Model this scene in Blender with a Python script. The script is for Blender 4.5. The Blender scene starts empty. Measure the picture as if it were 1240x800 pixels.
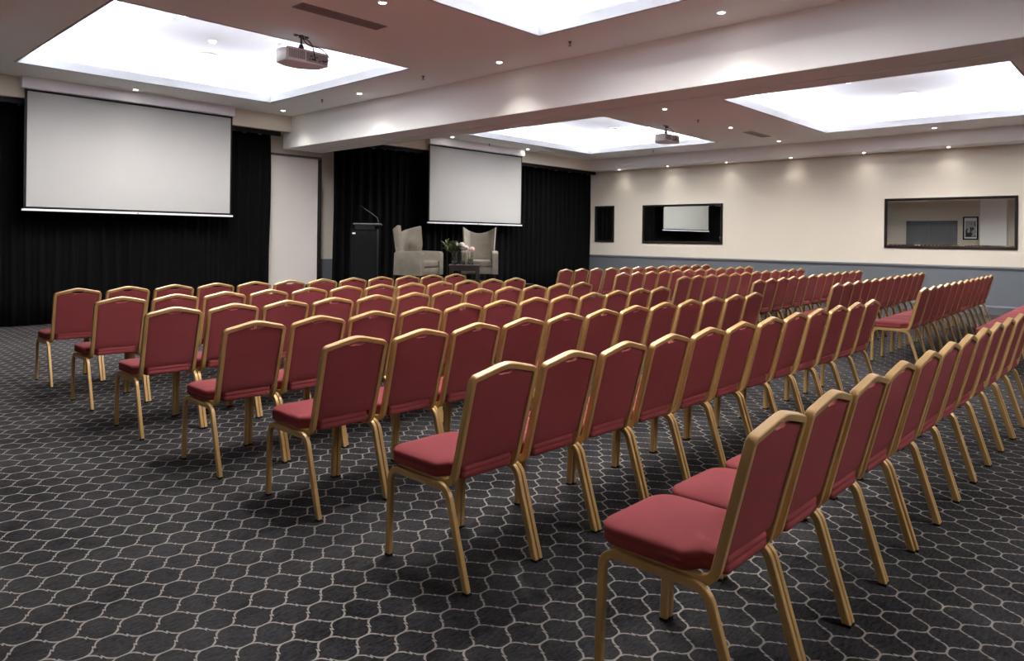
import bpy, bmesh, math, random
from mathutils import Vector, Matrix
rnd = random.Random(7)
sc = bpy.context.scene
COL = sc.collection
PI = math.pi

# ------------------------------------------------------------------ helpers
def srgb(r, g, b):
    f = lambda c: c / 12.92 if c <= 0.04045 else ((c + 0.055) / 1.055) ** 2.4
    return (f(r / 255), f(g / 255), f(b / 255), 1.0)

class NT:
    """small node-tree writer"""
    def __init__(s, name):
        s.m = bpy.data.materials.new(name); s.m.use_nodes = True
        s.t = s.m.node_tree; s.b = s.t.nodes['Principled BSDF']
    def n(s, typ, **kw):
        o = s.t.nodes.new(typ)
        for k, v in kw.items(): setattr(o, k, v)
        return o
    def l(s, a, b): s.t.links.new(a, b)
    def math(s, op, a, b=None, c=None):
        o = s.n('ShaderNodeMath', operation=op)
        for i, v in enumerate((a, b, c)):
            if v is None: continue
            if hasattr(v, 'links'): s.l(v, o.inputs[i])
            else: o.inputs[i].default_value = v
        return o.outputs[0]
    def mix(s, fac, a, b):
        o = s.n('ShaderNodeMix', data_type='RGBA')
        for idx, v in ((0, fac), (6, a), (7, b)):
            if hasattr(v, 'links'): s.l(v, o.inputs[idx])
            else: o.inputs[idx].default_value = v
        return o.outputs[2]
    def noise(s, scale, detail=3.0, rough=0.5, vec=None):
        o = s.n('ShaderNodeTexNoise'); o.inputs['Scale'].default_value = scale
        o.inputs['Detail'].default_value = detail; o.inputs['Roughness'].default_value = rough
        if vec is not None: s.l(vec, o.inputs['Vector'])
        return o.outputs['Fac']
    def coord(s, which='Object'): return s.n('ShaderNodeTexCoord').outputs[which]
    def bump(s, h, strength=0.2, dist=0.01):
        o = s.n('ShaderNodeBump'); o.inputs['Strength'].default_value = strength
        o.inputs['Distance'].default_value = dist
        s.l(h, o.inputs['Height']); s.l(o.outputs[0], s.b.inputs['Normal'])

def mat(name, col, rough=0.6, metal=0.0, var=0.06, scale=30.0, bump=0.0, spec=0.5, bscale=None, sheen=0.0):
    t = NT(name); b = t.b
    b.inputs['Roughness'].default_value = rough; b.inputs['Metallic'].default_value = metal
    b.inputs['Specular IOR Level'].default_value = spec
    if sheen: b.inputs['Sheen Weight'].default_value = sheen
    co = t.coord()
    nz = t.noise(scale, vec=co)
    dk = tuple(c * (1 - var) for c in col[:3]) + (1,); lt = tuple(min(1, c * (1 + var)) for c in col[:3]) + (1,)
    t.l(t.mix(nz, dk, lt), b.inputs['Base Color'])
    if bump: t.bump(t.noise(bscale or scale * 6, 2.0, vec=co), bump, 0.003)
    return t.m

def emit_mat(name, col, strength):
    t = NT(name)
    t.b.inputs['Base Color'].default_value = (0.8, 0.8, 0.8, 1)
    t.b.inputs['Emission Color'].default_value = col; t.b.inputs['Emission Strength'].default_value = strength
    return t.m

class MB:
    """collects shapes into one bmesh, links ONE mesh object"""
    def __init__(s): s.bm = bmesh.new()
    def box(s, x0, x1, y0, y1, z0, z1, bev=0.0, seg=2):
        r = bmesh.ops.create_cube(s.bm, size=1.0)
        vs = r['verts']
        for v in vs:
            v.co = Vector((x0 + (v.co.x + .5) * (x1 - x0), y0 + (v.co.y + .5) * (y1 - y0), z0 + (v.co.z + .5) * (z1 - z0)))
        if bev:
            es = list({e for v in vs for e in v.link_edges})
            bmesh.ops.bevel(s.bm, geom=es, offset=bev, segments=seg, affect='EDGES', profile=0.5)
        return s
    def quad(s, *ps):
        s.bm.faces.new([s.bm.verts.new(p) for p in ps]); return s
    def prism(s, poly, a, b, axis='y'):
        """extrude a closed 2D polygon: axis y -> poly is (x,z); axis x -> (y,z); axis z -> (x,y)"""
        def P(p, t): return {'y': (p[0], t, p[1]), 'x': (t, p[0], p[1]), 'z': (p[0], p[1], t)}[axis]
        A = [s.bm.verts.new(P(p, a)) for p in poly]; B = [s.bm.verts.new(P(p, b)) for p in poly]
        n = len(poly)
        s.bm.faces.new(A); s.bm.faces.new(B[::-1])
        for i in range(n): s.bm.faces.new((A[i], B[i], B[(i + 1) % n], A[(i + 1) % n]))
        return s
    def lathe(s, prof, seg=24, cx=0, cy=0, caps=True):
        rings = []
        for r, z in prof:
            rings.append([s.bm.verts.new((cx + r * math.cos(2 * PI * k / seg), cy + r * math.sin(2 * PI * k / seg), z)) for k in range(seg)])
        for a, b in zip(rings, rings[1:]):
            for k in range(seg): s.bm.faces.new((a[k], a[(k + 1) % seg], b[(k + 1) % seg], b[k]))
        if caps:
            s.bm.faces.new(rings[0][::-1]); s.bm.faces.new(rings[-1])
        return s
    def tube(s, pts, r, seg=8, r2=None):
        pts = [Vector(p) for p in pts]; rings = []
        up = Vector((0, 0, 1)); n = len(pts)
        for i, p in enumerate(pts):
            t = (pts[min(i + 1, n - 1)] - pts[max(i - 1, 0)]).normalized()
            a = t.cross(up)
            if a.length < 1e-3: a = t.cross(Vector((1, 0, 0)))
            a.normalize(); b = t.cross(a)
            rr = r if r2 is None else r + (r2 - r) * i / (n - 1)
            rings.append([s.bm.verts.new(p + rr * (math.cos(2 * PI * k / seg) * a + math.sin(2 * PI * k / seg) * b)) for k in range(seg)])
        for a, b in zip(rings, rings[1:]):
            for k in range(seg): s.bm.faces.new((a[k], a[(k + 1) % seg], b[(k + 1) % seg], b[k]))
        s.bm.faces.new(rings[0][::-1]); s.bm.faces.new(rings[-1])
        return s
    def sweep(s, pts, tan, D, w, d, ch, closed=False):
        """chamfered-rectangle section (w across, d along D) swept along pts"""
        rings = []
        h, g = w / 2, d / 2
        sec = [(-h + ch, -g), (h - ch, -g), (h, -g + ch), (h, g - ch), (h - ch, g), (-h + ch, g), (-h, g - ch), (-h, -g + ch)]
        for p, t, n in zip(pts, tan, D):
            wv = t.cross(n).normalized()
            rings.append([s.bm.verts.new(p + wv * a + n * b) for a, b in sec])
        m = len(rings); k = len(sec)
        for i in range(m if closed else m - 1):
            a, b = rings[i], rings[(i + 1) % m]
            for j in range(k): s.bm.faces.new((a[j], a[(j + 1) % k], b[(j + 1) % k], b[j]))
        if not closed:
            s.bm.faces.new(rings[0][::-1]); s.bm.faces.new(rings[-1])
        return s
    def loft(s, rings, cap=True):
        R = [[s.bm.verts.new(p) for p in r] for r in rings]
        for a, b in zip(R, R[1:]):
            n = len(a)
            for k in range(n): s.bm.faces.new((a[k], a[(k + 1) % n], b[(k + 1) % n], b[k]))
        if cap:
            s.bm.faces.new(R[0][::-1]); s.bm.faces.new(R[-1])
        return s
    def ball(s, c, r, sx=1, sy=1, sz=1, sub=2):
        q = bmesh.ops.create_icosphere(s.bm, subdivisions=sub, radius=r)
        for v in q['verts']: v.co = Vector((c[0] + v.co.x * sx, c[1] + v.co.y * sy, c[2] + v.co.z * sz))
        return s
    def build(s, name, m, parent=None, smooth=False, ang=40, loc=None, rot=None):
        bmesh.ops.recalc_face_normals(s.bm, faces=s.bm.faces)
        me = bpy.data.meshes.new(name); s.bm.to_mesh(me); s.bm.free()
        if smooth:
            me.polygons.foreach_set('use_smooth', [True] * len(me.polygons))
            me.set_sharp_from_angle(angle=math.radians(ang))
        me.materials.append(m)
        o = bpy.data.objects.new(name, me); COL.objects.link(o)
        if parent is not None: o.parent = parent
        if loc is not None: o.location = loc
        if rot is not None: o.rotation_euler = rot
        return o

def tag(o, label, cat, group=None):
    o['label'] = label; o['category'] = cat
    if group: o['group'] = group
    return o
def thing(name, label, cat, loc, rz=0.0, group=None):
    o = bpy.data.objects.new(name, None); COL.objects.link(o)
    o.empty_display_size = 0.1
    o.location = loc; o.rotation_euler = (0, 0, rz)
    return tag(o, label, cat, group)
def struct(o):
    o['kind'] = 'structure'; return o
def dup(root, loc, rz, label):
    r = root.copy(); COL.objects.link(r); r.location = loc; r.rotation_euler = (0, 0, rz); r['label'] = label
    for ch in list(root.children):
        c = ch.copy(); COL.objects.link(c); c.parent = r
        for g in list(ch.children):
            d = g.copy(); COL.objects.link(d); d.parent = c
    return r

def fillet(poly, rad, n=6, closed=False):
    """round the corners of a 2D polyline; rad is one number or one per vertex"""
    out = []; N = len(poly)
    for i, p in enumerate(poly):
        r = rad[i] if isinstance(rad, (list, tuple)) else rad
        if (not closed and i in (0, N - 1)) or r <= 0: out.append(tuple(p)); continue
        a, b = Vector(poly[i - 1]), Vector(poly[(i + 1) % N]); p = Vector(p)
        u, v = (a - p).normalized(), (b - p).normalized()
        th = u.angle(v); d = r / math.tan(th / 2)
        s, e = p + u * d, p + v * d
        c = p + (u + v).normalized() * (r / math.sin(th / 2))
        a0 = math.atan2(s.y - c.y, s.x - c.x); a1 = math.atan2(e.y - c.y, e.x - c.x)
        da = (a1 - a0 + PI) % (2 * PI) - PI
        for k in range(n + 1):
            q = a0 + da * k / n
            out.append((c.x + r * math.cos(q), c.y + r * math.sin(q)))
    return out

# ------------------------------------------------------------------ materials
M = {}
M['wall'] = mat('cream_wall_paint', srgb(217, 209, 194), 0.75, var=0.02, scale=2.0, bump=0.04, bscale=300)
M['beam'] = mat('offwhite_beam_paint', srgb(246, 245, 242), 0.7, var=0.012, scale=2.0)
M['ceiling'] = mat('ceiling_paint', srgb(246, 250, 247), 0.85, var=0.015, scale=2.0)
M['cove'] = mat('cove_white_paint', srgb(208, 208, 216), 0.8, var=0.01, scale=2.0)
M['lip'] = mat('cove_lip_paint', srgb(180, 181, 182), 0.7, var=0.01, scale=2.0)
M['dado'] = mat('blue_grey_dado_paint', srgb(94, 99, 104), 0.6, var=0.03, scale=3.0)
M['rail'] = mat('blue_grey_moulding_paint', srgb(94, 98, 103), 0.5, var=0.02, scale=3.0)
M['gold'] = mat('satin_gold_paint', srgb(172, 139, 88), 0.4, 0.3, var=0.05, scale=14.0, spec=0.5)
M['black'] = mat('matt_black', srgb(12, 12, 13), 0.6, var=0.15, spec=0.2)
M['gloss_black'] = mat('satin_black', srgb(6, 6, 7), 0.55, var=0.1, spec=0.12)
M['screen'] = mat('matt_white_screen', srgb(168, 167, 163), 0.9, var=0.012, scale=1.2)
M['white'] = mat('white_plastic', srgb(242, 243, 247), 0.45, var=0.02)
M['silver'] = mat('silver_plastic', srgb(236, 236, 240), 0.5, 0.0, var=0.03)
M['dark_grey'] = mat('dark_grey_plastic', srgb(84, 82, 82), 0.5, var=0.05)
M['grille'] = mat('grey_grille', srgb(160, 158, 158), 0.5, var=0.05)
M['vent'] = mat('grey_vent_paint', srgb(150, 140, 138), 0.5, var=0.04)
M['vent_dark'] = mat('vent_recess', srgb(70, 64, 64), 0.7, var=0.05)
M['frame'] = mat('dark_brown_wood', srgb(20, 14, 13), 0.45, var=0.25, scale=20, spec=0.2)
M['table'] = mat('dark_stained_wood', srgb(34, 23, 21), 0.35, var=0.3, scale=18)
M['door'] = mat('grey_door_paint', srgb(104, 108, 112), 0.5, var=0.03)
M['chrome'] = mat('brushed_metal', srgb(190, 190, 192), 0.3, 0.9, var=0.03)
M['leaf'] = mat('green_leaf', srgb(92, 104, 58), 0.5, var=0.35, scale=60)
M['stem'] = mat('green_stem', srgb(84, 92, 50), 0.6, var=0.2)
M['petal'] = mat('white_petal', srgb(238, 228, 222), 0.6, var=0.06, scale=80)
M['pink'] = mat('pale_pink_petal', srgb(226, 196, 186), 0.6, var=0.1, scale=80)
M['red'] = mat('red_tab', srgb(170, 40, 40), 0.5)
M['panel'] = mat('pale_partition_laminate', srgb(214, 210, 202), 0.45, var=0.015, scale=2.0)
M['cream'] = mat('cream_plastic', srgb(232, 222, 200), 0.5)
M['picture'] = None

def fabric(name, col, dark=0.75, scale=900.0, rough=0.9, bump=0.35, blotch=0.12, bs=9.0, sheen=0.0):
    t = NT(name); b = t.b
    b.inputs['Roughness'].default_value = rough; b.inputs['Specular IOR Level'].default_value = 0.12
    b.inputs['Sheen Weight'].default_value = sheen; b.inputs['Sheen Roughness'].default_value = 0.5
    co = t.coord()
    w = t.noise(scale, 1.0, vec=co)
    bl = t.noise(bs, 3.0, vec=co)
    c1 = tuple(c * dark for c in col[:3]) + (1,); c2 = tuple(min(1, c * (2 - dark)) for c in col[:3]) + (1,)
    k = t.math('ADD', t.math('MULTIPLY', w, 1 - blotch * 3), t.math('MULTIPLY', bl, blotch * 3))
    t.l(t.mix(k, c1, c2), b.inputs['Base Color'])
    t.bump(w, bump, 0.0015)
    return t.m
M['red_fabric'] = fabric('wine_red_fabric', srgb(119, 53, 55))
M['velvet'] = fabric('grey_velvet', srgb(150, 143, 130), 0.62, 300, 0.8, 0.2, 0.26, 7.0, 0.0)
M['curtain'] = fabric('black_drape', srgb(4, 4, 5), 0.8, 400, 0.95, 0.2, 0.1, 2.0, 0.0)

def glass_mat():
    t = NT('clear_glass'); b = t.b
    b.inputs['Base Color'].default_value = (0.95, 0.98, 0.97, 1); b.inputs['Transmission Weight'].default_value = 1.0
    b.inputs['Roughness'].default_value = 0.02; b.inputs['IOR'].default_value = 1.45
    t.noise(5)
    return t.m
M['glass'] = glass_mat()
def mirror_mat():
    t = NT('mirror_silvering'); b = t.b
    b.inputs['Base Color'].default_value = (0.80, 0.83, 0.80, 1); b.inputs['Metallic'].default_value = 1.0
    b.inputs['Roughness'].default_value = 0.0
    return t.m
M['mirror'] = mirror_mat()

def carpet_mat():
    """dark carpet with a pale ogee trellis: two families of S-curves v +- S(u) = 2k"""
    t = NT('trellis_carpet'); b = t.b
    b.inputs['Roughness'].default_value = 1.0; b.inputs['Specular IOR Level'].default_value = 0.1
    co = t.coord()
    wob = t.n('ShaderNodeTexNoise'); wob.inputs['Scale'].default_value = 60; wob.inputs['Detail'].default_value = 2
    t.l(co, wob.inputs['Vector'])
    wv = t.n('ShaderNodeVectorMath', operation='MULTIPLY_ADD')
    sub = t.n('ShaderNodeVectorMath', operation='SUBTRACT'); t.l(wob.outputs['Color'], sub.inputs[0]); sub.inputs[1].default_value = (.5, .5, .5)
    t.l(sub.outputs[0], wv.inputs[0]); wv.inputs[1].default_value = (.006, .006, 0); t.l(co, wv.inputs[2])
    sp = t.n('ShaderNodeSeparateXYZ'); t.l(wv.outputs[0], sp.inputs[0])
    PX, PY = 0.1066, 0.0815
    u = t.math('DIVIDE', t.math('SUBTRACT', sp.outputs[0], 1.728), PX)
    v = t.math('DIVIDE', t.math('SUBTRACT', sp.outputs[1], 2.288), PY)
    s = t.math('SUBTRACT', u, t.math('MULTIPLY', t.math('SINE', t.math('MULTIPLY', u, 2 * PI)), 1.22 / (2 * PI)))
    s = t.math('ADD', s, t.math('MULTIPLY', t.math('SINE', t.math('MULTIPLY', u, 4 * PI)), .20 / (4 * PI)))
    # little kink half-way along every curve
    d = t.math('SUBTRACT', t.math('FRACT', u), 0.5)
    win = t.math('LESS_THAN', t.math('ABSOLUTE', d), 0.065)
    kink = t.math('MULTIPLY', t.math('MULTIPLY', t.math('SINE', t.math('MULTIPLY', d, 2 * PI / 0.13)), -0.10), win)
    s = t.math('ADD', s, kink)
    slope = t.math('SUBTRACT', 1.0, t.math('MULTIPLY', t.math('COSINE', t.math('MULTIPLY', u, 2 * PI)), 1.22))
    slope = t.math('MULTIPLY', t.math('ADD', slope, t.math('MULTIPLY', t.math('COSINE', t.math('MULTIPLY', u, 4 * PI)), .20)), PY / PX)
    inv = t.math('DIVIDE', PY, t.math('SQRT', t.math('ADD', 1.0, t.math('MULTIPLY', slope, slope))))
    ds = []
    for op in ('ADD', 'SUBTRACT'):
        q = t.math('DIVIDE', t.math(op, v, s), 2.0)
        fr = t.math('SUBTRACT', q, t.math('ROUND', q))
        ds.append(t.math('MULTIPLY', t.math('MULTIPLY', t.math('ABSOLUTE', fr), 2.0), inv))
    dist = t.math('MINIMUM', ds[0], ds[1])
    ramp = t.n('ShaderNodeMapRange', interpolation_type='SMOOTHSTEP'); t.l(dist, ramp.inputs[0])
    ramp.inputs[1].default_value = 0.0022; ramp.inputs[2].default_value = 0.0052; ramp.inputs[3].default_value = 1.0; ramp.inputs[4].default_value = 0.0
    # streaky mottled pile
    mp = t.n('ShaderNodeMapping'); mp.inputs['Rotation'].default_value = (0, 0, math.radians(58)); mp.inputs['Scale'].default_value = (22, 90, 1)
    t.l(co, mp.inputs['Vector'])
    st = t.noise(1.0, 4.0, 0.65, mp.outputs[0])
    bl = t.noise(1.6, 4.0, 0.65, co)
    fine = t.noise(75.0, 3.0, .7, co)
    k = t.math('ADD', t.math('ADD', t.math('MULTIPLY', st, 0.55), t.math('MULTIPLY', bl, 0.55)), t.math('MULTIPLY', fine, .38))
    rr = t.n('ShaderNodeMapRange'); t.l(k, rr.inputs[0]); rr.inputs[1].default_value = 0.56; rr.inputs[2].default_value = 0.98
    base = t.mix(rr.outputs[0], srgb(12, 11, 14), srgb(64, 62, 63))
    pile = t.noise(700, 1.0, 0.5, co)
    lcol = t.mix(pile, srgb(114, 109, 102), srgb(150, 144, 135))
    colr = t.mix(ramp.outputs[0], base, lcol)
    t.l(colr, b.inputs['Base Color'])
    t.bump(pile, 0.4, 0.002)
    return t.m
M['carpet'] = carpet_mat()

# ------------------------------------------------------------------ room
ZC, ZS, ZB = 3.76, 3.46, 3.155            # ceiling, soffits, beam underside
XL, XR, YB, YF = -2.0, 17.3, -8.0, 13.15  # walls
XBL, XBR, YBH = 1.63, 16.75, 12.6         # bulkhead faces
BX0, BX1 = 7.14, 8.0                      # beam
COVES = [(2.43, 6.14, 7.72, 11.55), (2.43, 6.11, 1.50, 5.33), (10.95, 15.48, 7.92, 11.62), (10.85, 15.5, 1.55, 5.43), (2.43, 6.11, -4.70, -0.85), (10.85, 15.5, -4.65, -0.80)]  # last two are added behind the camera to light the chair backs
ZU = 4.09

fl = MB(); fl.box(XL - .1, XR + .1, YB - .1, YF + .1, -0.1, 0.0); struct(fl.build('floor', M['carpet']))
# ceiling as a grid with the four cove openings left out
xs = sorted({XBL, XBR, *[c[0] for c in COVES], *[c[1] for c in COVES]})
ys = sorted({YB, YBH, *[c[2] for c in COVES], *[c[3] for c in COVES]})
ce = MB()
for x0, x1 in zip(xs, xs[1:]):
    for y0, y1 in zip(ys, ys[1:]):
        mx, my = (x0 + x1) / 2, (y0 + y1) / 2
        if any(c[0] < mx < c[1] and c[2] < my < c[3] for c in COVES): continue
        ce.box(x0, x1, y0, y1, ZC, ZC + 0.03)
struct(ce.build('ceiling', M['ceiling']))
# coves: lip, ledge and raised lid
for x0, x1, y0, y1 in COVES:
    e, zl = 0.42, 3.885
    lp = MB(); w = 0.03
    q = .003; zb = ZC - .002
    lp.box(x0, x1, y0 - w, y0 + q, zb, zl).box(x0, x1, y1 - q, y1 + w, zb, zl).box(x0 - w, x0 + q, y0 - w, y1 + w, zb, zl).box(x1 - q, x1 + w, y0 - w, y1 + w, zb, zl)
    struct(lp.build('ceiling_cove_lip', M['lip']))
    rc = MB()
    X0, X1, Y0, Y1 = x0 - e, x1 + e, y0 - e, y1 + e
    rc.box(X0, X1, Y0, Y1, ZU, ZU + .03)
    rc.box(X0 - .03, X0, Y0, Y1, ZC + .03, ZU + .03).box(X1, X1 + .03, Y0, Y1, ZC + .03, ZU + .03)
    rc.box(X0, X1, Y0 - .03, Y0, ZC + .03, ZU + .03).box(X0, X1, Y1, Y1 + .03, ZC + .03, ZU + .03)
    struct(rc.build('ceiling_cove_recess', M['cove']))

# bulkheads and soffits
bh = MB()
bh.box(XL, XR, YBH, YF, ZS - .005, ZC + .03)
struct(bh.build('ceiling_bulkhead_front', M['wall']))
MB().box(XL, XBL, YB, YBH, ZS, ZC + .03).build('ceiling_soffit_left', M['ceiling'])['kind'] = 'structure'
# right bulkhead: painted face, taupe underside
MB().box(XBR, XBR + .04, YB, YBH, ZS, ZC + .03).build('ceiling_bulkhead_right', M['beam'])['kind'] = 'structure'
MB().box(XBR + .04, XR, YB, YBH, ZS, ZS + .04).build('ceiling_soffit_right', M['ceiling'])['kind'] = 'structure'
# beam with the operable-wall track groove in its underside
g0, g1, gd = 7.655, 7.685, 0.05
bmb = MB().prism([(BX0, ZC), (BX0, ZB), (g0, ZB), (g0, ZB + gd), (g1, ZB + gd), (g1, ZB), (BX1, ZB), (BX1, ZC)], YB, 12.9)
struct(bmb.build('ceiling_beam', M['beam']))
MB().box(BX0 + .004, g0 - .001, YB, 12.88, ZB - .004, ZB).box(g1 + .001, BX1 - .004, YB, 12.88, ZB - .004, ZB).build('ceiling_beam_lining', M['ceiling'])['kind'] = 'structure'

# walls
DZ = 0.965
MB().box(XL, XR, YF, YF + .1, 0, ZC).build('wall_front', M['wall'])['kind'] = 'structure'
MB().box(XR, XR + .1, YB - .1, YF + .1, DZ, ZC).build('wall_right', M['wall'])['kind'] = 'structure'
MB().box(XR, XR + .1, YB - .1, YF + .1, 0, DZ).build('wall_right_dado', M['dado'])['kind'] = 'structure'
MB().box(XL - .1, XL, YB - .1, YF + .1, 0, ZC).build('wall_left', M['wall'])['kind'] = 'structure'
MB().box(XL, XR, YB - .1, YB, 0, ZC).build('wall_back', M['wall'])['kind'] = 'structure'
MB().box(8.06, XR, YF - .012, YF, 0, .955).build('wall_front_dado', M['dado'])['kind'] = 'structure'
def moulding(z0, name, prof):
    m = MB().prism([(XR - a, z0 + b) for a, b in prof], YB, YF - .02); return struct(m.build(name, M['rail'], smooth=True, ang=30))
moulding(DZ - .055, 'trim_1', [(0, 0), (.012, 0), (.016, .012), (.03, .03), (.034, .042), (.034, .052), (.02, .06), (.008, .075), (0, .075)])
moulding(0, 'baseboard_right', [(0, 0), (.016, 0), (.016, .13), (.022, .145), (.022, .16), (.012, .178), (0, .185)])

# pillar standing out from the side wall, and the double door seen in the mirror
MB().box(XL, XL + .5, 5.2, 6.15, 0, ZS).build('wall_left_pillar', M['beam'])['kind'] = 'structure'
def door():
    fr = MB(); y0, y1, h, x = 7.08, 9.12, 2.47, XL
    fr.box(x, x + .05, y0, y0 + .1, 0, h).box(x, x + .05, y1 - .1, y1, 0, h).box(x, x + .05, y0, y1, h - .1, h)
    f = struct(fr.build('door_1', M['door']))
    for a, b, s in ((y0 + .1, 8.098, 1), (8.102, y1 - .1, -1)):
        lf = MB().box(x + .002, x + .035, a, b, 0.005, h - .1, .003)
        for zz0, zz1 in ((.2, 1.0), (1.15, 2.2)):
            lf.box(x + .035, x + .042, a + .14, b - .14, zz0, zz1, .004)
        o = lf.build('door_leaf', M['door'], f)
        yy = b - .06 if s > 0 else a + .06
        MB().tube([(x + .035, yy, 1.0), (x + .08, yy, 1.0), (x + .08, yy, 1.35), (x + .035, yy, 1.35)], .011).build('door_handle', M['chrome'], f, True)
door()

# ------------------------------------------------------------------ curtains and tracks
def curtain(x0, x1, yc, ztop, name, label):
    """hanging drape with pleats; the heading dips between its hooks"""
    n = int((x1 - x0) / 0.018); rows = [0.015, .5, 1.2, 2.0, 2.8, ztop - .12, ztop]
    mb = MB(); grid = []
    ph = [rnd.uniform(0, 6.28) for _ in range(6)]
    for j, z in enumerate(rows):
        r = []
        for i in range(n + 1):
            x = x0 + (x1 - x0) * i / n
            a = 2 * PI * x / 0.21 + 0.9 * math.sin(x * 1.7 + ph[0]) + .6 * math.sin(x * 4.1 + ph[1])
            amp = 0.042 * (0.75 + .25 * math.sin(x * 2.3 + ph[2])) * (1.0 if z < ztop - .1 else .75)
            y = yc + amp * math.sin(a) + .012 * math.sin(2 * a + ph[3]) + .01 * math.sin(z * 1.3 + x * 3)
            zz = z
            if j >= len(rows) - 1: zz = z - .05 * (0.5 - 0.5 * math.cos(2 * PI * (x - x0) / 0.30)) ** 2
            r.append(mb.bm.verts.new((x + .012 * math.sin(z * 2 + x * 5), y, zz)))
        grid.append(r)
    for a, b in zip(grid, grid[1:]):
        for i in range(n): mb.bm.faces.new((a[i], a[i + 1], b[i + 1], b[i]))
    o = mb.build(name, M['curtain'], smooth=True, ang=80)
    sd = o.modifiers.new('thickness', 'SOLIDIFY'); sd.thickness = 0.004
    return tag(o, label, 'curtain', 'black stage curtains')
curtain(-1.9, 6.87, 12.93, 3.425, 'stage_curtain', 'long black pleated curtain hanging behind the larger projection screen')
curtain(8.30, 17.22, 12.93, 3.425, 'stage_curtain', 'long black pleated curtain hanging behind the armchairs and lectern')
def track(x0, x1, label):
    t = MB().prism([(12.72, ZS - .005), (12.72, ZS - .085), (12.76, ZS - .09), (12.76, ZS - .005)], x0, x1, 'x')
    tag(t.build('curtain_track', M['black']), label, 'curtain rail', 'curtain tracks')
track(-1.95, 6.99, 'black curtain track above the curtain behind the larger screen')
track(8.10, 17.25, 'black curtain track above the curtain behind the armchairs')

# partition panel under the beam end, with its dark head rail and jamb
pn = thing('partition_panel', 'pale floor-to-beam partition panel standing between the two black curtains', 'partition', (7.45, 13.06, 0))
MB().box(-.6, .56, -.03, .04, .01, 3.03, .006).build('panel', M['panel'], pn)
MB().box(-.575, -.567, -.033, -.028, .02, 3.02).build('edge_strip', M['dark_grey'], pn)
MB().box(-.6, .64, -.045, .03, 3.03, 3.075, .004).build('head_rail', M['dark_grey'], pn)
MB().box(.57, .66, -.02, .05, .01, 3.03, .006).build('jamb', M['frame'], pn)

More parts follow.
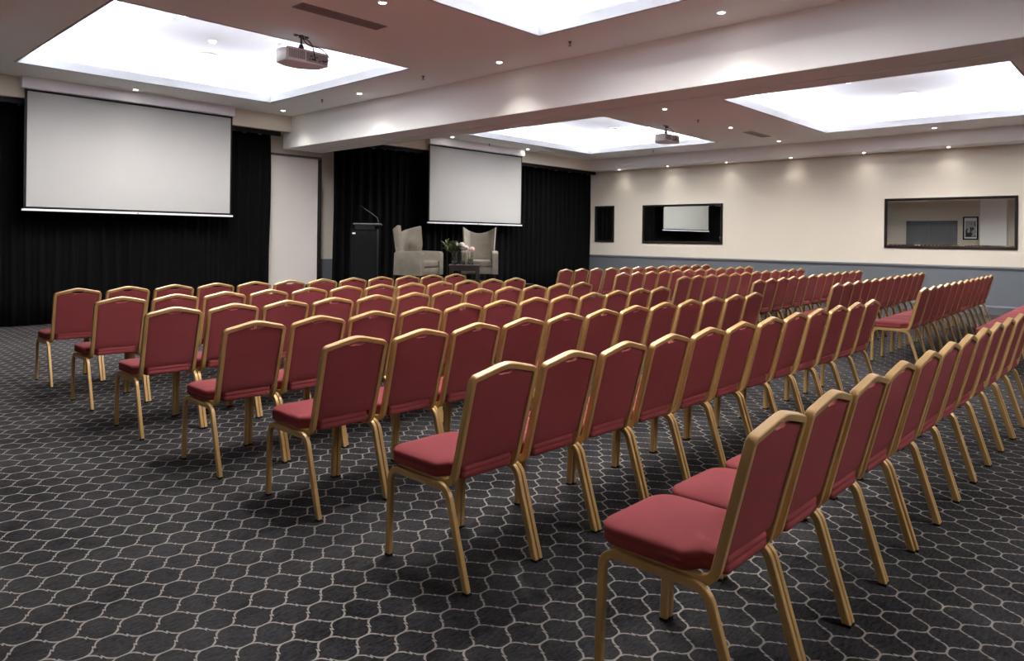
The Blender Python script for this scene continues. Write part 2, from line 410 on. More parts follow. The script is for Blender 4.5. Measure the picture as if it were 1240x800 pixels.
# ------------------------------------------------------------------ banquet chairs
def chair_parts():
    root = thing('banquet_chair', 'gold framed red chair', 'chair', (0, 0, 0), 0, 'red banquet chairs set out in rows')
    # side profile of seat rail + back, unrolled: s -> (y, z)
    prof = fillet([(.535, .413), (.1545, .413), (.0275, .911)], .055, 8)
    P = [Vector((0, a, b)) for a, b in prof]
    S = [0.0]
    for a, b in zip(P, P[1:]): S.append(S[-1] + (b - a).length)
    def at(s):
        s = max(0, min(S[-1], s))
        for i in range(len(S) - 1):
            if s <= S[i + 1] + 1e-9:
                t = (P[i + 1] - P[i]).normalized(); return P[i] + t * (s - S[i]), t
        return P[-1], (P[-1] - P[-2]).normalized()
    def nrm(s):
        a, t0 = at(s - .012); b, t1 = at(s + .012); t = (t0 + t1).normalized()
        return Vector((0, t.z, -t.y))          # points up on the seat rail, forward on the back
    L = S[-1]
    sc_ = L - .0475                              # corner height along the back
    loop = [(-.184, 0), (.184, 0), (.184, S[9] + .01), (.189, sc_), (.001, L - .003), (-.001, L - .003), (-.189, sc_), (-.184, S[9] + .01)]
    rads = [.05, .05, 0, .022, .0, .0, .022, 0]
    pl = fillet(loop, rads, 5, True)
    # soften the peak
    pl = [q for q in pl if abs(q[0]) > .04 or q[1] < .3] if False else pl
    dense = []
    for i in range(len(pl)):
        a, b = Vector(pl[i]), Vector(pl[(i + 1) % len(pl)])
        m = max(1, int((b - a).length / .02))
        for k in range(m): dense.append(a + (b - a) * k / m)
    def soft(q):                                  # round the ridge at the top
        if q.y > sc_ and abs(q.x) < .05: return Vector((q.x, q.y - .0045 * (1 - abs(q.x) / .05) ** 2))
        return q
    dense = [soft(q) for q in dense]
    pts, Ds = [], []
    for q in dense:
        p, t = at(q.y); pts.append(Vector((q.x, p.y, p.z))); Ds.append(nrm(q.y))
    n = len(pts)
    tan = [(pts[(i + 1) % n] - pts[i - 1]).normalized() for i in range(n)]
    MB().sweep(pts, tan, Ds, .025, .031, .003, True).build('frame', M['gold'], root, True, 35)
    # backrest: padded panel inside the frame, dipping at the hand hole under the peak
    nx, ny = 22, 16; hw = .1765; sb = None
    zlo = .488
    for i in range(len(S)):
        pass
    s0 = next(s_ / 1000 for s_ in range(int(L * 1000)) if at(s_ / 1000)[0].z > zlo)
    mb = MB(); front, rear = [], []
    for j in range(ny + 1):
        fr, rr = [], []
        for i in range(nx + 1):
            x = -hw + 2 * hw * i / nx
            top = L - .0125 - .0475 * abs(x) / .189 - .006
            dx = abs(x) / .052
            if dx < 1: top -= .026 * (1 - dx * dx) ** .7
            s = s0 + (top - s0) * j / ny
            p, t = at(s); N = nrm(s)
            ex = min(1, (hw - abs(x)) / .03); ez = min(1, min(s - s0, top - s) / .03)
            k = math.sqrt(max(0, 1 - (1 - ex) ** 2)) * math.sqrt(max(0, 1 - (1 - ez) ** 2))
            c = Vector((x, p.y, p.z))
            fr.append(mb.bm.verts.new(c + N * (.006 + .024 * k)))
            rr.append(mb.bm.verts.new(c - N * (.006 + .004 * k)))
        front.append(fr); rear.append(rr)
    for G, fl_ in ((front, 0), (rear, 1)):
        for a, b in zip(G, G[1:]):
            for i in range(nx): mb.bm.faces.new((a[i], a[i + 1], b[i + 1], b[i]))
    for j in range(ny):
        for i in (0, nx): mb.bm.faces.new((front[j][i], front[j + 1][i], rear[j + 1][i], rear[j][i]))
    for i in range(nx):
        for j in (0, ny): mb.bm.faces.new((front[j][i], front[j][i + 1], rear[j][i + 1], rear[j][i]))
    mb.build('backrest', M['red_fabric'], root, True, 50)
    # seat cushion: rounded outline, welted edge, crowned top
    ol = fillet([(-.146, .130), (.146, .130), (.156, .205), (.2125, .240), (.2125, .578), (-.2125, .578), (-.2125, .240), (-.156, .205)],
                [.02, .02, .03, .03, .085, .085, .03, .03], 7, True)
    ctr = Vector((0, .36))
    def ring(k, off, z):
        r = []
        for q in ol:
            v = Vector(q) - ctr; l = v.length
            w = v * ((1 - k)) + v.normalized() * off
            r.append((ctr.x + w.x, ctr.y + w.y, z))
        return r
    rings = [ring(.05, 0, .4275), ring(.012, 0, .429), ring(0, 0, .436), ring(0, .001, .452), ring(.008, 0, .4565), ring(.008, 0, .4585), ring(0, .001, .463), ring(0, 0, .476),
             ring(.02, 0, .4835), ring(.06, 0, .4885), ring(.16, 0, .4935), ring(.35, 0, .4975), ring(.6, 0, .4995), ring(.85, 0, .5005)]
    MB().loft(rings).build('seat', M['red_fabric'], root, True, 60)
    # four legs, each bent over into its half of the side rail
    def leg(poly, r, sx):
        pth = fillet(poly, r, 8)
        p3 = [Vector((sx * .2085, a, b)) for a, b in pth]
        m = len(p3)
        tn = [(p3[min(i + 1, m - 1)] - p3[max(i - 1, 0)]).normalized() for i in range(m)]
        D = [Vector((0, -t.z, t.y)) for t in tn]
        o = MB().sweep(p3, tn, D, .0225, .029, .003).build('leg', M['gold'], root, True, 35)
        y0, t0 = poly[0], tn[0]
        g = MB().box(sx * .2085 - .0122, sx * .2085 + .0122, poly[0][0] - .016, poly[0][0] + .016, 0.0, .012, .002)
        g.build('foot_glide', M['black'], o)
    for sx in (-1, 1):
        leg([(.554, .008), (.541, .402), (.353, .402)], [0, .055, 0], sx)
        leg([(.039, .008), (.163, .402), (.353, .402)], [0, .065, 0], sx)
    return root
proto = chair_parts()
ORD = ['first', 'second', 'third', 'fourth', 'fifth', 'sixth', 'seventh', 'eighth', 'ninth', 'tenth', 'eleventh', 'twelfth']
ROWW = ['front row', 'second row', 'third row', 'fourth row', 'fifth row', 'sixth row', 'back row']
# rows front to back: (x of first chair, y of first chair, pitch, sideways drift per chair)
LEFT = [(2.113, 7.60, .4447, .0050), (2.098, 6.40, .4430, .0035), (2.078, 5.255, .4430, .0040), (2.105, 4.10, .4465, .0120), (2.172, 3.135, .4425, .0010), (2.185, 2.063, .4440, -.0030), (2.163, .882, .4430, -.0030)]
RIGHT = [(9.72, 7.773, .4425, -.010), (9.49, 6.423, .4430, .012), (9.40, 5.28, .4430, .015), (9.47, 4.169, .4430, .018), (9.51, 3.148, .4430, .016), (9.53, 2.166, .4460, .011), (9.68, 1.110, .4430, .010)]
first = True
for block, rows in (('block by the open carpet', LEFT), ('block by the mirrored wall', RIGHT)):
    for ri, (x0, y0, pt, dr) in enumerate(rows):
        for k in range(12):
            rank = 11 - k if rows is LEFT else k
            lab = 'red banquet chair %s from the aisle, %s from stage, %s' % (ORD[rank], ROWW[ri], block)
            rz = 0.0
            loc = (x0 + pt * k, y0 + dr * k - .03 + rnd.uniform(-.004, .004), 0)
            if first:
                proto.location = loc; proto.rotation_euler = (0, 0, rz); proto['label'] = lab; first = False
            else:
                dup(proto, loc, rz, lab)

# ------------------------------------------------------------------ projection screens
def screen(x0, x1, yc, label):
    t = thing('projection_screen', label, 'projection screen', ((x0 + x1) / 2, yc, 1.775), 0, 'pull-down projection screens')
    h = (x1 - x0) / 2; z = lambda a: a - 1.775
    MB().box(-h - .09, h + .035, -.10, .04, z(3.585), z(ZC - .004), .006).build('casing', M['white'], t)
    MB().box(-h - .035, h + .035, -.004, 0, z(1.795), z(3.585)).build('border', M['black'], t)
    MB().box(-h, h, -.0065, -.004, z(1.83), z(3.555)).build('screen_fabric', M['screen'], t)
    MB().box(-h - .04, h + .04, -.014, .010, z(1.797), z(1.815), .003).build('hem', M['black'], t)
    b = MB().box(-h - .06, h + .06, -.016, .012, z(1.765), z(1.797), .005).build('bottom_bar', M['white'], t)
    MB().box(-.012, .012, -.022, -.016, z(1.772), z(1.788)).build('pull_tab', M['red'], b)
screen(2.78, 5.90, 12.60 - .06, 'wide white projection screen hanging in front of the curtain beside the pale partition')
screen(10.62, 13.73, 12.60 - .06, 'white projection screen hanging above the two grey armchairs')

# ------------------------------------------------------------------ projectors
def projector(loc, label, cable_side):
    t = thing('ceiling_projector', label, 'projector', loc, 0, 'ceiling projectors')
    # loc is the mount point on the ceiling; the body hangs below, its rear to the seats
    w, d = .27, .155; z0, z1 = -.345, -.195
    ol = fillet([(-w, -d), (w, -d), (w, d * .6), (w * .35, d * 1.25), (-w * .35, d * 1.25), (-w, d * .6)], [.012, .012, .05, .12, .12, .05], 5, True)
    lo = [(a * .985, b * .985, z0) for a, b in ol]; m1 = [(a, b, z0 + .008) for a, b in ol]; m2 = [(a, b, z1 - .010) for a, b in ol]; hi = [(a * .97, b * .97, z1) for a, b in ol]
    body = MB().loft([lo, m1, m2, hi]).build('projector_body', M['silver'], t, True, 40)
    g = MB()
    for k in range(11): g.box(-w + .03 + k * .0185, -w + .041 + k * .0185, -d - .004, -d + .002, z0 + .03, z1 - .022)
    g.build('vent_grille', M['grille'], t)
    pp = MB().box(-.02, w - .02, -d - .003, -d + .002, z0 + .018, z1 - .025).build('port_panel', M['grille'], t)
    s = MB()
    for k, (a, b) in enumerate([(.01, .05), (.045, .05), (.08, .05), (.03, .09), (.10, .085), (.14, .05), (.18, .06)]):
        s.box(a, a + .022, -d - .006, -d, z0 + b - .012, z0 + b + .006, .001)
    s.build('socket', M['dark_grey'], pp)
    MB().lathe([(.045, .2), (.05, .19), (.05, .16), (.045, .15)], 20).build('lens', M['gloss_black'], t, True, loc=(.02, 0, z0 + .075), rot=(-PI / 2, 0, 0))
    mnt = MB().lathe([(.012, -.2), (.012, -.03), (.03, -.028), (.03, -.001)], 14)
    mnt.box(-.09, -.05, -.015, .015, -.02, -.001, .004).box(.05, .09, -.015, .015, -.02, -.001, .004).box(-.09, .09, -.006, .006, -.012, -.001)
    mnt.build('ceiling_mount', M['dark_grey'], t, True)
    MB().lathe([(.045, z1 - .002), (.042, z1 + .02), (.024, z1 + .075), (.024, z1 + .085)], 14).build('mount_head', M['dark_grey'], t, True)
    cs = cable_side
    for k, (e, sag) in enumerate(((.19, .02), (.05, -.03))):
        q = [Vector((.01, -.01, -.03)), Vector((.07, -.05, -.09 - sag)), Vector((e * .8, -d - .03, -.16)), Vector((e + .06 * (1 - k), -d - .05, z0 + .09)), Vector((e + .02, -d - .03, z0 + .05)), Vector((e, -d - .002, z0 + .055))]
        pts = []
        for i in range(len(q) - 1):
            p0, p1, p2, p3 = q[max(i - 1, 0)], q[i], q[i + 1], q[min(i + 2, len(q) - 1)]
            for u in range(6):
                s_ = u / 6
                pts.append(.5 * ((2 * p1) + (p2 - p0) * s_ + (2 * p0 - 5 * p1 + 4 * p2 - p3) * s_ ** 2 + (3 * p1 - p0 - 3 * p2 + p3) * s_ ** 3))
        pts.append(q[-1])
        MB().tube(pts, .006, 6).build('cable', M['black'], t, True)
projector((4.32, 7.42, ZC), 'grey projector hanging from the ceiling before the larger screen', 1)
projector((12.60, 7.55, ZC), 'grey projector hanging from the ceiling beyond the beam', 1)

# ------------------------------------------------------------------ ceiling fittings
WARM = (1.0, .955, .90); lampmat = emit_mat('downlight_lamp', (1, .93, .85, 1), 40.0)
def spot(parent, e, ang=80, col=WARM, blend=1.0):
    d = bpy.data.lights.new('downlight_beam', 'SPOT'); d.energy = e; d.color = col
    d.spot_size = math.radians(ang); d.spot_blend = blend; d.shadow_soft_size = .03
    o = bpy.data.objects.new('downlight_beam', d); COL.objects.link(o); o.parent = parent; o.location = (0, 0, -.012)
def downlight(x, y, z, label, e=26, r=.047, group='recessed downlights', ang=110):
    t = thing('recessed_downlight', label, 'downlight', (x, y, z), 0, group)
    MB().lathe([(r * .72, -.001), (r * .74, -.006), (r, -.005), (r * 1.04, -.0005)], 20, caps=False).build('trim_ring', M['white'], t, True)
    MB().lathe([(r * .70, -.001), (r * .70, -.0035)], 16).build('lamp', lampmat, t)
    spot(t, e, ang, blend=.57 if ang > 150 else 1.0)
BE = 28
nr = 'small round downlight '
for y, l in ((12.12, 'in the ceiling corner by the beam and front bulkhead'), (9.69, 'in the ceiling along the beam, second out from the curtains'), (6.53, 'in the ceiling along the beam near the cornerless gap between lit coves'), (3.39, 'bright in the ceiling along the beam beside the overhead cove'), (.25, 'added out of view along the beam, level with the last row'), (-2.2, 'added out of view along the beam, behind the last row')):  # last two are unseen lamps, added for extra light in the room
    downlight(6.70, y, ZC, nr + (l or 'along the beam above the rearmost carpet').replace('near the cornerless gap between lit coves', 'between the two lit coves'), BE)
for x, y, l in ((4.19, 12.26, 'in the ceiling just before the larger screen'), (4.24, 5.76, 'in the ceiling beside the long air vent'), (10.99, 12.19, 'in the ceiling at one end of the second screen'),
                (13.72, 12.3, 'in the ceiling before the curtain beyond the second screen'), (11.0, 6.62, 'in the ceiling beyond the beam, before the second projector'), (13.65, 6.67, 'in the ceiling beside the short air vent'),
                (16.16, 6.71, 'in the ceiling beside the wall bulkhead, nearer the curtain'), (16.17, 3.55, 'in the ceiling beside the wall bulkhead, under the lit cove edge')):
    downlight(x, y, ZC, nr + l, BE * (.4 if y > 12 else 1), ang=70 if y > 12 else 110)
for i, y in enumerate((11.72, 10.14, 8.43, 6.77, 5.13, 3.47, 1.8, .15, -1.5)):
    downlight(17.03, y, ZS, 'small downlight in the wall soffit, %s out from the black curtain' % ORD[i], 6, .038, 'soffit downlights along the mirrored wall', 120)
cs = ['lit cove before the larger screen', 'overhead cove nearest the camera', 'lit cove beyond the beam before the second screen', 'lit cove over the mirror-side chairs', 'added unseen cove over the carpet behind the rows', 'added unseen cove behind the mirror-side rows']
for ci, (x0, x1, y0, y1) in enumerate(COVES):
    cx, cy = (x0 + x1) / 2, (y0 + y1) / 2
    if ci == 3: pos = [(12.25, 4.3), (14.44, 4.3), (12.25, 2.64), (14.44, 2.64)]
    elif ci == 2: pos = [(12.25, 10.4), (14.40, 10.4), (12.25, 9.1), (14.40, 9.1)]
    else: pos = [(cx - .82, cy + .66), (cx + .75, cy + .76), (cx - .82, cy - .55), (cx + .75, cy - .55)]
    for k, (x, y) in enumerate(pos):
        downlight(x, y, ZU, 'downlight inside the %s, %s' % (cs[ci], ['curtain side, beamless half', 'curtain side, far half', 'seat side, beamless half', 'seat side, far half'][k].replace('beamless', 'near')), 125 if ci < 4 else 80, .06, 'downlights inside the coves', 160)  # downlights of the last two coves are added, unseen fill
# second faint rows so the seats get the light the room's lamps give
for x, y in ((4.24, .2), (4.24, -2.2), (13.2, .2), (13.2, -2.2), (9.6, .2), (9.4, 6.6)):
    pass

def speaker(x, y, z, label):
    t = thing('ceiling_speaker', label, 'speaker', (x, y, z), 0, 'round ceiling speakers')
    MB().lathe([(.085, -.004), (.09, -.014), (.125, -.012), (.135, -.0005)], 28, caps=False).build('rim', M['white'], t, True)
    MB().lathe([(.088, -.002), (.088, -.006)], 24).build('grille', M['grille'], t)
speaker(4.56, 10.48, ZU, 'round ceiling speaker in the lit cove before the larger screen')
speaker(13.95, 3.48, ZU, 'round ceiling speaker in the lit cove over the mirror-side chairs')
speaker(13.95, 9.75, ZU, 'round ceiling speaker in the lit cove before the second screen')
def smoke(x, y, z, label, m):
    t = thing('smoke_detector', label, 'smoke detector', (x, y, z), 0, 'smoke detectors in the coves')
    MB().lathe([(.055, -.0005), (.055, -.012), (.05, -.018)], 22).build('base', m, t, True)
    MB().lathe([(.038, -.018), (.038, -.028), (.03, -.04), (.012, -.045)], 22).build('sensor_head', m, t, True)
smoke(3.53, 8.80, ZU, 'white smoke detector in the cove before the larger screen', M['white'])
smoke(4.27, 9.64, ZU, 'cream smoke detector beside the round speaker in the cove', M['cream'])
smoke(12.3, 3.95, ZU, 'cream smoke detector in the cove over the mirror-side chairs', M['cream'])
def sprinkler(x, y, z, label):
    t = thing('ceiling_sprinkler', label, 'sprinkler', (x, y, z), 0, 'ceiling sprinkler heads')
    MB().lathe([(.024, -.0005), (.022, -.006), (.010, -.009), (.010, -.03)], 14).build('body', M['dark_grey'], t, True)
    MB().lathe([(.018, -.046), (.018, -.050)], 12).build('deflector', M['dark_grey'], t)
    MB().box(-.012, -.009, -.002, .002, -.048, -.02).box(.009, .012, -.002, .002, -.048, -.02).build('yoke', M['dark_grey'], t)
for x, y, l in ((6.59, 10.62, 'beside the beam, nearest the curtains'), (6.57, 7.93, 'beside the beam, level with the first projector'), (6.54, 5.22, 'beside the beam at the overhead cove corner'),
                (12.38, 6.72, 'beyond the beam beside the second projector'), (12.36, 12.35, 'above the second projection screen'), (15.89, 9.89, 'beside the wall bulkhead near the curtain')):
    sprinkler(x, y, ZC, 'small dark sprinkler head on the ceiling ' + l)
def vent(x0, x1, y0, y1, label, n=5, m='vent'):
    t = thing('air_vent', label, 'air vent', ((x0 + x1) / 2, (y0 + y1) / 2, ZC), 0, 'slotted ceiling air vents')
    a, b = (x1 - x0) / 2, (y1 - y0) / 2
    MB().box(-a, a, -b, -b + .02, -.008, -.0005).box(-a, a, b - .02, b, -.008, -.0005).box(-a, -a + .02, -b + .02, b - .02, -.008, -.0005).box(a - .02, a, -b + .02, b - .02, -.008, -.0005).build('frame', M[m], t)
    MB().box(-a + .02, a - .02, -b + .02, b - .02, -.002, -.0005).build('backing', M['vent_dark'], t)
    s = MB(); w = (2 * b - .04) / n
    for k in range(n): s.box(-a + .02, a - .02, -b + .02 + w * (k + .15), -b + .02 + w * (k + .72), -.007, -.003)
    s.build('slat', M[m], t)
vent(3.71, 4.75, 6.36, 6.56, 'long slotted air vent in the ceiling above the first projector')
vent(14.36, 15.33, 6.54, 6.75, 'short slotted air vent in the ceiling beside the wall bulkhead')
vent(3.75, 4.85, 12.26, 12.40, 'narrow air vent in the ceiling over the larger screen', 3, 'ceiling')
vent(14.2, 15.3, 12.26, 12.40, 'narrow air vent in the ceiling before the far curtain', 3, 'ceiling')

# ------------------------------------------------------------------ mirrors on the side wall
def mirror(y0, y1, z0, z1, label):
    t = thing('wall_mirror', label, 'mirror', (XR, (y0 + y1) / 2, z0), 0, 'dark framed wall mirrors')
    h = (y1 - y0) / 2; H_ = z1 - z0; w = .055; x = -.002
    fr = MB()
    sec = [(0, 0), (-.03, 0), (-.036, .012), (-.030, w - .01), (-.018, w), (0, w)]   # (x, inset)
    loops = []
    for a, b in sec:
        loops.append([(a + x, -h + b, b), (a + x, h - b, b), (a + x, h - b, H_ - b), (a + x, -h + b, H_ - b)])
    R = [[fr.bm.verts.new(p) for p in l] for l in loops]
    for a, b in zip(R, R[1:] + R[:1]):
        for k in range(4): fr.bm.faces.new((a[k], a[(k + 1) % 4], b[(k + 1) % 4], b[k]))
    fr.build('mirror_frame', M['frame'], t, True, 30)
    i0, bv = w - .004, .028
    gl = MB()
    o = [(-.010, -h + i0, i0), (-.010, h - i0, i0), (-.010, h - i0, H_ - i0), (-.010, -h + i0, H_ - i0)]
    n = [(-.0113, -h + i0 + bv, i0 + bv), (-.0113, h - i0 - bv, i0 + bv), (-.0113, h - i0 - bv, H_ - i0 - bv), (-.0113, -h + i0 + bv, H_ - i0 - bv)]
    bk = [(-.006, a[1], a[2]) for a in o]
    R = [[gl.bm.verts.new(p) for p in l] for l in (bk, o, n)]
    for a, b in zip(R, R[1:]):
        for k in range(4): gl.bm.faces.new((a[k], a[(k + 1) % 4], b[(k + 1) % 4], b[k]))
    gl.bm.faces.new(R[0][::-1]); gl.bm.faces.new(R[-1])
    gl.build('mirror_glass', M['mirror'], t)
mirror(12.06, 12.75, 1.365, 2.435, 'narrow dark framed mirror beside the black curtain')
mirror(8.64, 11.08, 1.355, 2.425, 'dark framed mirror reflecting the second projection screen')
mirror(2.30, 4.755, 1.335, 2.425, 'wide dark framed mirror reflecting the grey double door')

# framed photograph on the opposite wall, seen in the mirror
def pic_mat():
    t = NT('black_and_white_print')
    co = t.coord('Generated'); sp = t.n('ShaderNodeSeparateXYZ'); t.l(co, sp.inputs[0])
    nz = t.noise(3.2, 5.0, .6, co)
    k = t.math('GREATER_THAN', t.math('ADD', nz, t.math('MULTIPLY', sp.outputs[2], .12)), .56)
    t.l(t.mix(k, srgb(18, 18, 18), srgb(170, 170, 170)), t.b.inputs['Base Color']); t.b.inputs['Roughness'].default_value = .4
    return t.m
fp = thing('framed_picture', 'black framed monochrome picture beside the grey double door', 'picture', (XL, 6.58, 1.62))
pm = MB()
for a, b, c, d in ((-.29, -.235, 0, 1.02), (.235, .29, 0, 1.02), (-.235, .235, 0, .055), (-.235, .235, .965, 1.02)): pm.box(.002, .03, a, b, c, d, .003)
pm.build('picture_frame', M['gloss_black'], fp)
MB().box(.002, .010, -.235, .235, .055, .965).build('mount_board', M['white'], fp)
MB().box(.010, .012, -.20, .20, .12, .83).build('print', pic_mat(), fp)

# ------------------------------------------------------------------ stage and what stands on it
SZ = 0.5
st = thing('stage_platform', 'low black stage platform in front of the curtain', 'stage', (9.05, 11.05, 0))
MB().box(-1.95, 2.07, -1.3, 1.3, SZ - .06, SZ, .004).build('deck', M['black'], st)
sk = MB(); n = 120
poly = [(-1.93, -1.28), (2.05, -1.28), (2.05, 1.28), (-1.93, 1.28)]
per = []
for (a, b), (c, d) in zip(poly, poly[1:] + poly[:1]):
    m = int(math.hypot(c - a, d - b) / .03)
    for k in range(m):
        f_ = k / m; nx_, ny_ = (d - b), -(c - a); l = math.hypot(nx_, ny_)
        w_ = .008 * math.sin(k * 1.2)
        per.append((a + (c - a) * f_ + nx_ / l * w_, b + (d - b) * f_ + ny_ / l * w_))
sk.loft([[(a, b, .004) for a, b in per], [(a, b, SZ - .06) for a, b in per]], cap=False)
sk.build('skirt', M['curtain'], st, True, 70)

def lectern(loc, rz):
    t = thing('lectern', 'black lectern with a gooseneck microphone on the stage', 'lectern', loc, rz)
    MB().box(-.21, .21, -.20, -.185, .03, 1.04, .003).build('front_panel', M['gloss_black'], t)
    MB().box(-.235, -.21, -.205, .20, .02, 1.08, .004).build('side_panel', M['gloss_black'], t)
    MB().box(.21, .235, -.205, .20, .02, 1.08, .004).build('side_panel', M['gloss_black'], t)
    MB().box(-.26, .26, -.24, .24, 0, .03, .006).build('base', M['black'], t)
    MB().box(-.21, .21, -.18, .20, .60, .62).build('shelf', M['black'], t)
    MB().box(-.245, .245, -.20, .20, -.010, .010, .004).build('reading_top', M['dark_grey'], t, loc=(.05, .06, 1.165), rot=(math.radians(-2), 0, 0))
    MB().box(-.17, .17, -.12, .14, 1.06, 1.158, .01).build('neck', M['black'], t)
    MB().box(-.20, -.145, -.206, -.200, .985, 1.01).build('name_plate', M['white'], t)
    q = [(.235, .1, 1.17), (.233, .08, 1.23), (.215, .05, 1.29), (.12, -.0, 1.365), (.02, -.05, 1.43), (-.02, -.07, 1.46)]
    mic = MB().tube(q, .006, 8).build('gooseneck', M['dark_grey'], t, True)
    MB().tube([(-.015, -.068, 1.455), (-.04, -.078, 1.475), (-.065, -.088, 1.49)], .012, 8).build('microphone', M['black'], mic, True)
lectern((7.62, 10.80, SZ), math.radians(-41))

def armchair(loc, rz, label):
    """wing armchair; local front is -y"""
    t = thing('wing_armchair', label, 'armchair', loc, rz, 'grey velvet wing armchairs')
    V = M['velvet']
    # base under the cushion
    MB().box(-.36, .36, -.37, .26, .19, .34, .02).build('seat_base', V, t, True)
    MB().box(-.255, .255, -.385, .30, .335, .475, .04, 4).build('seat_cushion', V, t, True)
    for sx in (-1, 1):
        p = fillet([(-.40, .185), (-.40, .62), (-.36, .655), (.20, .665), (.25, .62), (.27, .185)], [.01, .05, .05, .05, .05, .01], 5, True)
        a, b = (.265, .385) if sx > 0 else (-.385, -.265)
        m = MB().prism(p, a, b, 'x')
        bmesh.ops.bevel(m.bm, geom=[e for e in m.bm.edges if abs(e.verts[0].co.x - e.verts[1].co.x) < 1e-6], offset=.022, segments=3, affect='EDGES')
        m.build('arm', V, t, True, 60)
    # back with scooped top and wing sides: grid surface, curved round the sitter
    nx, nz = 28, 16; mb = MB(); F, B = [], []
    for j in range(nz + 1):
        f, bk = [], []
        for i in range(nx + 1):
            u = -1 + 2 * i / nx
            wd = (.295 + .045 * (j / nz) ** 1.3)
            top = 1.04 + .135 * abs(u) ** 1.8
            z = .19 + (top - .19) * j / nz
            lean = .15 * (z - .3)
            fwd = .26 * max(0, abs(u) - .55) ** 1.4 / .45 ** 1.4 * (.45 + .55 * min(1, (z - .3) / .5))
            yf = .25 + lean - fwd
            x = u * wd
            e = min(1, (1 - abs(u)) / .08) * min(1, (1 - j / nz) / .06 + .25)
            th = .10 * (1 - .35 * abs(u))
            f.append(mb.bm.verts.new((x * (1 - .0), yf + .012 * (1 - e), z - .006 * (1 - e))))
            bk.append(mb.bm.verts.new((x * 1.03 + (.015 if u > .9 else -.015 if u < -.9 else 0), yf + th, z)))
        F.append(f); B.append(bk)
    for G in (F, B):
        for a, b in zip(G, G[1:]):
            for i in range(nx): mb.bm.faces.new((a[i], a[i + 1], b[i + 1], b[i]))
    for j in range(nz):
        for i in (0, nx): mb.bm.faces.new((F[j][i], F[j + 1][i], B[j + 1][i], B[j][i]))
    for i in range(nx):
        for j in (0, nz): mb.bm.faces.new((F[j][i], F[j][i + 1], B[j][i + 1], B[j][i]))
    mb.build('back', V, t, True, 50)
    for x in (-.31, .31):
        for y in (-.33, .30):
            MB().lathe([(.014, 0), (.024, .2)], 12, x, y).build('leg', M['table'], t, True)
armchair((9.15, 11.20, SZ), math.atan2(.236, .966) + 0.0, 'grey velvet wing armchair beside the lectern, turned side-on')
armchair((10.58, 10.84, SZ), -math.atan2(.68, .73), 'grey velvet wing armchair behind the vases, facing the camera')

tb_rz = -math.radians(43)
tb = thing('side_table', 'square dark wooden side table carrying vases between the armchairs', 'table', (9.72, 10.38, SZ), tb_rz)
MB().box(-.31, .31, -.31, .31, .375, .40, .004).build('table_top', M['table'], tb)
ap = MB()
for a, b, c, d in ((-.26, .26, -.285, -.265), (-.26, .26, .265, .285), (-.285, -.265, -.26, .26), (.265, .285, -.26, .26)): ap.box(a, b, c, d, .29, .375)
ap.build('apron', M['table'], tb)
for a in (-.26, .26):
    for b in (-.26, .26): MB().box(a - .035, a + .035, b - .035, b + .035, 0, .375, .003).build('leg', M['table'], tb)
def on_table(a, b, z=.40):
    c, s = math.cos(tb_rz), math.sin(tb_rz)
    return (9.72 + a * c - b * s, 10.38 + a * s + b * c, SZ + z)
def vase(a, b, r, h, label):
    t = thing('glass_vase', label, 'vase', on_table(a, b), 0, 'clear glass vases on the side table')
    MB().lathe([(r * .8, 0.001), (r * .95, .004), (r, .03), (r * .9, h * .6), (r * .95, h), (r * .90, h), (r * .84, h * .6), (r * .92, .035), (r * .7, .018)], 20).build('glass', M['glass'], t, True, 60)
vase(-.20, -.02, .062, .26, 'clear glass vase holding green leaves on the side table')
vase(-.04, .03, .055, .25, 'clear glass vase holding white blooms on the side table')
vase(.12, .00, .055, .26, 'clear glass vase holding pale pink blooms on the side table')
def leaf(mb, base, dirv, l, w):
    d = Vector(dirv).normalized(); side = d.cross(Vector((0, 0, 1)))
    if side.length < .05: side = Vector((1, 0, 0))
    side.normalize(); up = side.cross(d); rows = []
    for i in range(6):
        s = i / 5; c = Vector(base) + d * l * s + Vector((0, 0, -.12 * l * s * s)); ww = w * math.sin(PI * (.08 + .9 * s)) 
        rows.append([mb.bm.verts.new(c - side * ww + up * ww * .25), mb.bm.verts.new(c - up * .002), mb.bm.verts.new(c + side * ww + up * ww * .25)])
    for a, b in zip(rows, rows[1:]):
        for k in (0, 1): mb.bm.faces.new((a[k], a[k + 1], b[k + 1], b[k]))
def foliage(a, b, label, n, spread, h0, hl, lean):
    p = on_table(a, b); t = thing('foliage_spray', label, 'greenery', (p[0], p[1], p[2] + .012), 0, 'greenery in the vases')
    st_ = MB(); lf = MB()
    for k in range(n):
        an = 2 * PI * k / n + rnd.uniform(-.3, .3); r = spread * rnd.uniform(.4, 1)
        tip = Vector((r * math.cos(an) + lean[0], r * math.sin(an) + lean[1], h0 + hl * rnd.uniform(.5, 1)))
        pts = [Vector((.02 * math.cos(an), .02 * math.sin(an), .02)), Vector((.03 * math.cos(an + 1), .03 * math.sin(an + 1), h0 * .6)), tip * .75 + Vector((0, 0, .06)), tip]
        st_.tube(pts, .003, 5)
        for q in range(9):
            f_ = .35 + .65 * q / 8; bpt = pts[1].lerp(tip, f_)
            an2 = rnd.uniform(0, 6.28)
            dv = (tip - pts[1]).normalized() * .8 + Vector((math.cos(an2), math.sin(an2), rnd.uniform(-.1, .5)))
            leaf(lf, bpt, dv, rnd.uniform(.09, .14), rnd.uniform(.020, .030))
    st_.build('stem', M['stem'], t, True); lf.build('leaf', M['leaf'], t, True, 80)
c43, s43 = math.cos(tb_rz), math.sin(tb_rz)
foliage(-.20, -.02, 'olive green leaf spray spreading from the glass vase towards the side-on armchair', 11, .17, .24, .20, (-.05 * c43, -.05 * s43))
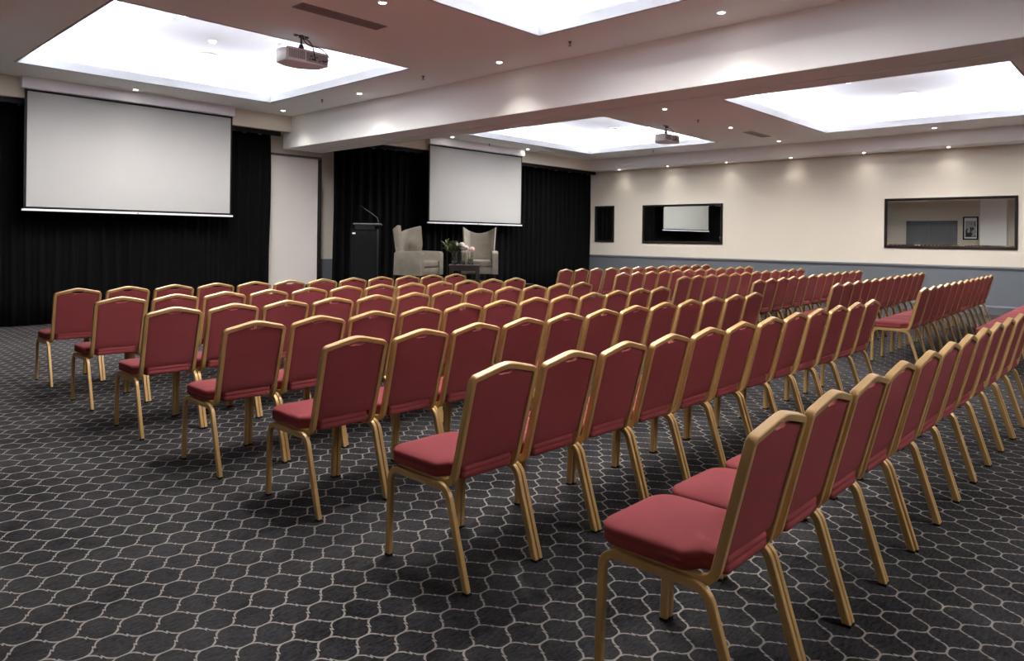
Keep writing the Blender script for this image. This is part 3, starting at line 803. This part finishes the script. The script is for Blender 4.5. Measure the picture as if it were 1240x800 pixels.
def blooms(a, b, cs_, m, label, name):
    p = on_table(a, b); t = thing(name, label, 'flower', (p[0], p[1], p[2] + .012), 0, 'flowers in the vases')
    s_ = MB(); fl_ = MB()
    for (dx, dy, dz, r) in cs_:
        s_.tube([(dx * .15, dy * .15, .02), (dx * .5, dy * .5, dz * .55), (dx, dy, dz)], .0035, 6)
        fl_.ball((dx, dy, dz), r * .62, 1, 1, .9, 2)
        for q in range(16):
            an = q * 2.4; el = .15 + .8 * (q / 16)
            dv = Vector((math.cos(an) * math.cos(el * 1.3), math.sin(an) * math.cos(el * 1.3), math.sin(el * 1.3)))
            fl_.ball(tuple(Vector((dx, dy, dz)) + dv * r * .6), r * .42, 1, 1, 1, 1)
    s_.build('stem', M['stem'], t, True); fl_.build('bloom', m, t, True, 80)
blooms(-.04, .03, [(-.03, -.03, .33, .08), (.08, 0, .31, .075), (.03, .05, .37, .07)], M['petal'], 'white flower heads in the middle glass vase', 'white_flower')
blooms(.12, .0, [(.0, -.03, .27, .07), (.06, .02, .29, .065)], M['pink'], 'pale pink flower heads in the glass vase beside the white blooms', 'pink_flower')

# ------------------------------------------------------------------ light: LED strips on the cove ledges
LED = 28.5; LEDC = (.93, .96, 1.0)
for ci, (x0, x1, y0, y1) in enumerate(COVES):
    cx, cy = (x0 + x1) / 2, (y0 + y1) / 2
    for px, py, lx, axis, sgn in ((cx, y0 - .20, x1 - x0, 'x', 1), (cx, y1 + .20, x1 - x0, 'x', -1), (x0 - .20, cy, y1 - y0, 'y', 1), (x1 + .20, cy, y1 - y0, 'y', -1)):
        d = bpy.data.lights.new('cove_led_strip', 'AREA'); d.shape = 'RECTANGLE'; d.size = lx; d.size_y = .025
        d.energy = LED * lx * (1.0 if ci < 4 else .6); d.color = LEDC  # strips in the last two coves are added to brighten the chair backs
        o = bpy.data.objects.new('cove_led_strip', d); COL.objects.link(o); o.location = (px, py, 3.872)
        tilt = math.radians(42)
        dirv = Vector((0, sgn * math.sin(tilt), math.cos(tilt))) if axis == 'x' else Vector((sgn * math.sin(tilt), 0, math.cos(tilt)))
        zx = -dirv
        xx = Vector((1, 0, 0)) if axis == 'x' else Vector((0, 1, 0))
        yy = zx.cross(xx)
        o.rotation_euler = Matrix((xx, yy, zx)).transposed().to_euler()

w = bpy.data.worlds.new('world'); sc.world = w; w.use_nodes = True
w.node_tree.nodes['Background'].inputs[0].default_value = (.5, .5, .5, 1); w.node_tree.nodes['Background'].inputs[1].default_value = 0.0

# ------------------------------------------------------------------ camera
F, YAW, ROLL, CY, HC = 859.07, math.radians(46.930), math.radians(.6983), 288.469, 1.44
fw = Vector((math.sin(YAW), math.cos(YAW), 0)); rt = Vector((math.cos(YAW), -math.sin(YAW), 0)); up = Vector((0, 0, 1))
r2 = math.cos(ROLL) * rt + math.sin(ROLL) * up; u2 = -math.sin(ROLL) * rt + math.cos(ROLL) * up
cd = bpy.data.cameras.new('camera'); cam = bpy.data.objects.new('camera', cd); COL.objects.link(cam)
cam.matrix_world = Matrix.Translation((0, 0, HC)) @ Matrix((r2, u2, -fw)).transposed().to_4x4()
cd.sensor_fit = 'HORIZONTAL'; cd.sensor_width = 36.0; cd.lens = F / 1240 * 36.0
cd.shift_y = -(400 - CY) / 1240; cd.clip_start = .05; cd.clip_end = 100
sc.camera = cam
sc.view_settings.view_transform = 'Standard'; sc.view_settings.look = 'None'
sc.view_settings.gamma = 1.0; sc.view_settings.use_curve_mapping = False
sc.view_settings.exposure = 1.0
sc.cycles.use_denoising = True
sc.cycles.max_bounces = 10; sc.cycles.diffuse_bounces = 6; sc.cycles.glossy_bounces = 5; sc.cycles.transmission_bounces = 6
sc.cycles.sample_clamp_indirect = 6.0
